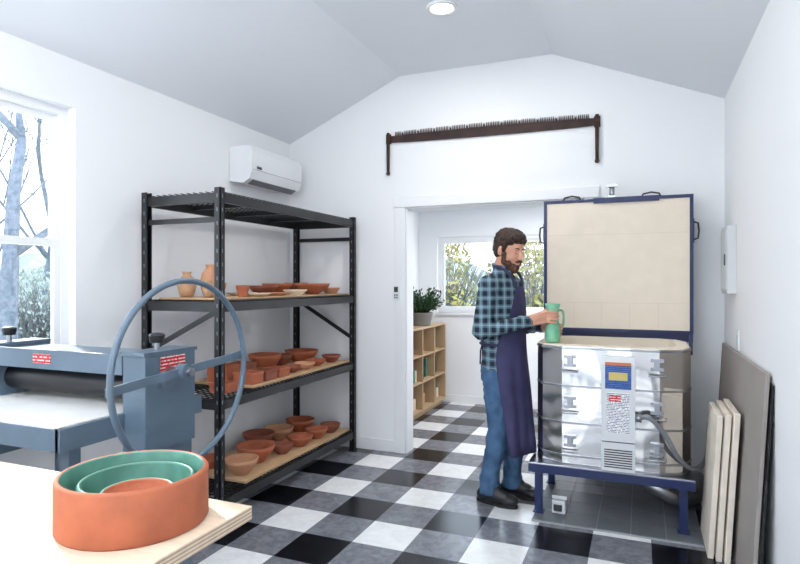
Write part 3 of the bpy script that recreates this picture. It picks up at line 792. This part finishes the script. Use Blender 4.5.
# shirt
m = MB()
m.loft([((-.01, 0, .86), .128, .165), ((0, 0, .93), .133, .172), ((.0, 0, 1.03), .123, .160), ((.0, 0, 1.12), .120, .158), ((-.005, 0, 1.24), .126, .174),
        ((-.018, 0, 1.34), .124, .184), ((-.025, 0, 1.41), .110, .182), ((-.025, 0, 1.455), .088, .145), ((-.018, 0, 1.49), .066, .092), ((-.005, 0, 1.53), .058, .064)], 0)
SH = {-1: (-.025, -.178, 1.405), 1: (-.025, .178, 1.405)}
EL = {-1: (-.050, -.250, 1.115), 1: (.0, .270, 1.12)}
WR = {-1: (PC.x-.125, PC.y-.115, 1.185), 1: (PC.x-.105, PC.y+.12, 1.14)}
for s in (-1, 1):
    m.cap((-.02, s*.12, 1.40), SH[s], .07, .070); m.cap(SH[s], EL[s], .068, .052); m.cap(EL[s], WR[s], .052, .038)
    w = Vector(WR[s]); e = Vector(EL[s]); d = (w-e).normalized(); m.cyl(w-d*.03, w+d*.02, .039, .038, 18)
m.tube([(-.004+.062*cos(2*pi*i/20), .066*sin(2*pi*i/20), 1.525-.018*cos(2*pi*i/20)) for i in range(20)], .014, 8, 0, True)
remesh(m.build('plaid_shirt', 'plaid', parent=man), .009, 3, .024, .06)
# jeans
m = MB()
m.loft([((-.012, 0, .93), .118, .155), ((-.018, 0, .86), .125, .168), ((-.02, 0, .80), .122, .172), ((-.01, 0, .76), .10, .155)], 0)
for s, fx in ((-1, -.03), (1, .04)):
    m.cap((-.015, s*.082, .82), (.02+fx*.5, s*.095, .49), .097, .072); m.cap((.02+fx*.5, s*.095, .49), (-.03+fx, s*.10, .14), .072, .058)
    m.cyl((-.027+fx, s*.10, .18), (-.027+fx, s*.10, .06), .062, .068, 20)
remesh(m.build('jeans', 'jeans', parent=man), .009, 3, .024, .05)
# boots
for s, fx in ((-1, -.03), (1, .04)):
    m = MB(); y = s*.105; x = -.03+fx
    m.cap((x, y, .12), (x-.005, y, .06), .047, .045); m.ell((x-.035, y, .052), (.05, .040, .045)); m.ell((x+.06, y, .055), (.10, .045, .048)); m.ell((x+.14, y-s*.004, .045), (.062, .05, .036)); m.ell((x+.03, y, .085), (.06, .038, .045))
    remesh(m.build('boot_right' if s < 0 else 'boot_left', 'boot', parent=man), .006, 4)
    m = MB(); o = []
    for i in range(28):
        a_ = 2*pi*i/28; cx = cos(a_); w = .046 if cx > 0 else .036; o.append((x+.055+.145*cx, y+w*sin(a_)*(1.06 if cx > .0 else 1)))
    m.prism(o, 'z', 0.0, .022); m.build('boot_sole_right' if s < 0 else 'boot_sole_left', 'sole', .004, parent=man)
# apron
def apron():
    rows = [(1.40, 22, .126, .155, 0), (1.33, 30, .132, .178, 0), (1.22, 42, .140, .180, 0), (1.12, 60, .138, .172, 0), (1.05, 74, .137, .174, .0), (.97, 78, .140, .182, .0), (.85, 76, .147, .19, .005),
            (.72, 70, .156, .195, .012), (.58, 66, .160, .196, .022), (.46, 62, .164, .196, .028), (.34, 58, .166, .196, .032)]
    m = MB(); n = 28; vs = []
    for z, ha, ra, rb_, cx in rows:
        for i in range(n+1):
            a = radians(-ha+2*ha*i/n); wv = (.012*sin(a*7+z*3)+.007*sin(a*13)) * min(1, max(0, (1.0-z)/.5))
            vs.append(((ra+wv)*cos(a)+cx-.008, (rb_+wv)*sin(a), z))
    fs = [(j*(n+1)+i, j*(n+1)+i+1, (j+1)*(n+1)+i+1, (j+1)*(n+1)+i) for j in range(len(rows)-1) for i in range(n)]
    m.add(vs, fs, 0, True)
    ob = m.build('apron', 'apron', parent=man)
    sb = ob.modifiers.new('sub', 'SUBSURF'); sb.levels = 1; sb.render_levels = 1
    so = ob.modifiers.new('thick', 'SOLIDIFY'); so.thickness = .006; so.offset = 1
    m = MB()
    for s in (-1, 1): m.tube(bez([(.108, s*.058, 1.39), (.085, s*.075, 1.46), (.03, s*.085, 1.515), (-.04, s*.06, 1.535), (-.075, 0, 1.53)], 8), .009, 8)
    m.tube([(-.008+.140*cos(a), .178*sin(a), 1.03) for a in [radians(70+220*i/30) for i in range(31)]], .008, 8)
    m.ell((-.153, 0, 1.03), .018); m.tube([(-.155, .0, 1.03), (-.165, .015, .95), (-.16, .02, .85)], .006, 6); m.tube([(-.155, .0, 1.03), (-.165, -.015, .97), (-.16, -.03, .88)], .006, 6)
    m.build('apron_straps', 'apron', parent=man)
apron()
# head
hrot = Euler((0, radians(18), radians(-18))).to_matrix(); hc = Vector((.038, 0, 1.64)); K = 1.06
def hp(p): return hc+hrot@(Vector(p)*K)
def hell(m, c, r, mt=0): m.ell(hp(c), tuple(q*K for q in r), mt, 24, 16, hrot)
m = MB()
hell(m, (-.012, 0, .03), (.094, .074, .088)); hell(m, (.03, 0, -.03), (.06, .058, .08)); hell(m, (.035, 0, -.082), (.048, .046, .034)); hell(m, (.066, 0, -.098), (.022, .024, .020))
hell(m, (.058, .03, -.03), (.026, .024, .03)); hell(m, (.058, -.03, -.03), (.026, .024, .03))
m.cap(hp((.088, 0, .012)), hp((.108, 0, -.026)), .009, .012); hell(m, (.098, .009, -.030), (.011, .009, .007)); hell(m, (.098, -.009, -.030), (.011, .009, .007))
m.cap(hp((.076, -.030, .026)), hp((.076, .030, .026)), .012, .012)
hell(m, (.088, 0, -.064), (.012, .020, .010))
for s in (-1, 1):
    hell(m, (-.008, s*.076, -.008), (.017, .009, .030)); hell(m, (-.002, s*.074, -.028), (.010, .008, .012))
m.cap(hp((-.025, 0, -.06)), (-.012, 0, 1.48), .056, .058); m.cap(hp((.0, 0, -.06)), (.0, 0, 1.50), .046, .052)
remesh(m.build('head', 'skin', parent=man), .0042, 3)
m = MB()
for s in (-1, 1):
    m.ell(hp((.0765, s*.030, .004)), (.010*K, .013*K, .008*K), 2, 16, 10, hrot); m.ell(hp((.080, s*.030, .001)), (.007, .010, .004), 0, 12, 8, hrot); m.ell(hp((.0865, s*.030, -.001)), (.0025, .0045, .003), 1, 12, 8, hrot)
m.build('eyes', ['eye', 'iris', 'skin'], parent=man)
m = MB(); hell(m, (.099, 0, -.066), (.006, .017, .005)); m.build('lips', 'lip', parent=man)
m = MB()
hell(m, (-.024, 0, .046), (.095, .083, .086)); hell(m, (.0, 0, .082), (.086, .076, .050)); hell(m, (.045, -.01, .092), (.043, .060, .028)); hell(m, (-.045, 0, .0), (.063, .077, .074)); hell(m, (-.055, 0, -.045), (.036, .05, .035))
for s in (-1, 1): hell(m, (.014, s*.070, .024), (.016, .013, .036)); hell(m, (.03, s*.058, .066), (.030, .022, .024))
remesh(m.build('hair', 'hair', parent=man), .005, 2, .016, .022, .42)
m = MB()
hell(m, (.040, 0, -.088), (.056, .053, .040)); hell(m, (.066, 0, -.102), (.031, .033, .030)); hell(m, (.02, .058, -.045), (.018, .011, .042)); hell(m, (.02, -.058, -.045), (.018, .011, .042))
hell(m, (.05, .045, -.072), (.03, .013, .022)); hell(m, (.05, -.045, -.072), (.03, .013, .022))
hell(m, (.094, .014, -.050), (.011, .018, .007)); hell(m, (.094, -.014, -.050), (.011, .018, .007))
remesh(m.build('beard', 'beard', parent=man), .004, 1, .008, .012)
m = MB()
for s in (-1, 1): m.tube([hp((.080, s*.045, .027)), hp((.0875, s*.030, .032)), hp((.088, s*.016, .028))], [.002, .0035, .003], 8)
m.build('eyebrows', 'hair', parent=man)
# hands gripping the pitcher
def hand(name, side, pa, zc, fdir, r):
    """palm at azimuth pa (deg) round the pitcher, fingers wrap in direction fdir"""
    m = MB()
    def P(ang, rad, z):
        a = radians(ang); return Vector((PC.x+rad*cos(a), PC.y+rad*sin(a), z))
    W = Vector(WR[side])
    for j in range(4):
        zf = zc+.030-.020*j
        m.cap(W+(Vector((0, 0, .018-.012*j))), P(pa+fdir*12, r+.013, zf), .017, .0125, n=12)
    m.cap(W, P(pa-fdir*8, r+.016, zc), .028, .020)
    Ls = [.88, 1.0, .94, .74]
    for j in range(4):
        zf = zc+.030-.0205*j; tot = 105*Ls[j]; prev = P(pa+fdir*12, r+.012, zf)
        rr = [.0098, .0092, .0085, .0075]
        for q, fr in enumerate((.42, .74, 1.0)):
            nx_ = P(pa+fdir*(12+tot*fr), r+.0095+(.004 if q == 0 else 0), zf-.002*q)
            m.cap(prev, nx_, rr[q], rr[q+1], n=12); prev = nx_
    b0 = P(pa-fdir*10, r+.022, zc+.01); b1 = P(pa-fdir*32, r+.014, zc+.034); b2 = P(pa-fdir*58, r+.0105, zc+.046)
    m.cap(W+Vector((0, 0, .012)), b0, .018, .014, n=12); m.cap(b0, b1, .014, .0105, n=12); m.cap(b1, b2, .0105, .0085, n=12)
    m.cap(Vector(EL[side]).lerp(W, .88), W, .030, .027)
    remesh(m.build(name, 'skin', parent=man), .0028, 2)
hand('hand_right', -1, 222, 1.215, 1, .036)
hand('hand_left', 1, 130, 1.135, -1, .043)

# pitcher (resting on the kiln rim)
m = MB(); pz = 1.055; c = (PW.x, PW.y, pz)
m.lathe(c, [(0, 0), (.040, 0), (.044, .01), (.047, .05), (.045, .09), (.037, .13), (.034, .17), (.040, .21), (.047, .24), (.043, .24), (.036, .21), (.030, .17), (.033, .13), (.041, .09), (.042, .02), (0, .012)], 0, 40)
m.tube(bez([(c[0]+.030, c[1]+.015, pz+.20), (c[0]+.055, c[1]+.05, pz+.19), (c[0]+.058, c[1]+.055, pz+.12), (c[0]+.04, c[1]+.025, pz+.06)], 8), .007, 8, 0)
m.build('green_pitcher', 'green')

# ---------------------------------------------------------------- light
w = bpy.data.worlds.new('sky'); S.world = w; w.use_nodes = True
nt = w.node_tree; bg = nt.nodes['Background']
tc = nd(nt, 'ShaderNodeTexCoord'); sp = nd(nt, 'ShaderNodeSeparateXYZ'); nt.links.new(tc.outputs['Generated'], sp.inputs[0])
mr = nd(nt, 'ShaderNodeMapRange'); mr.inputs['From Min'].default_value = 0; mr.inputs['From Max'].default_value = .6
nt.links.new(sp.outputs[2], mr.inputs['Value'])
nt.links.new(mixc(nt, mr.outputs[0], (.93, .96, 1, 1), (.60, .78, 1, 1)), bg.inputs['Color'])
bg.inputs['Strength'].default_value = 4.4
L = bpy.data.lights.new('sun', 'SUN'); L.energy = 6; L.angle = radians(.6); L.color = (1, .96, .9)
o = bpy.data.objects.new('sun', L); S.collection.objects.link(o)
o.rotation_euler = Vector((1, -.5, -.68)).to_track_quat('-Z', 'Y').to_euler()
def portal(loc, d, sx, sy):
    L = bpy.data.lights.new('window_portal', 'AREA'); L.shape = 'RECTANGLE'; L.size = sx; L.size_y = sy; L.cycles.is_portal = True
    o = bpy.data.objects.new('window_portal', L); S.collection.objects.link(o); o.location = loc
    o.rotation_euler = Vector(d).to_track_quat('-Z', 'Z').to_euler()
for W in (W1, W2): portal((XL-T-.02, (W[0]+W[1])/2, (W[2]+W[3])/2), (1, 0, 0), W[1]-W[0], W[3]-W[2])
portal((XR+T+.02, (W3[0]+W3[1])/2, (W3[2]+W3[3])/2), (-1, 0, 0), W3[1]-W3[0], W3[3]-W3[2])
portal((FXR+T+.02, (W5[0]+W5[1])/2, (W5[2]+W5[3])/2), (-1, 0, 0), W5[1]-W5[0], W5[3]-W5[2])
portal(((W4[0]+W4[1])/2, FY+T+.02, (W4[2]+W4[3])/2), (0, -1, 0), W4[1]-W4[0], W4[3]-W4[2])
portal(((D2[0]+D2[1])/2, YF-T-.02, D2[3]/2), (0, 1, 0), D2[1]-D2[0], D2[3])

S.view_settings.view_transform = 'Standard'
S.view_settings.exposure = 0.04
cam = bpy.data.cameras.new('camera'); cam.lens = 26.2; cam.sensor_width = 36; cam.clip_start = .05
co = bpy.data.objects.new('camera', cam); S.collection.objects.link(co)
co.location = (0, 0, 1.43); co.rotation_euler = (radians(90), 0, radians(22.4)); S.camera = co
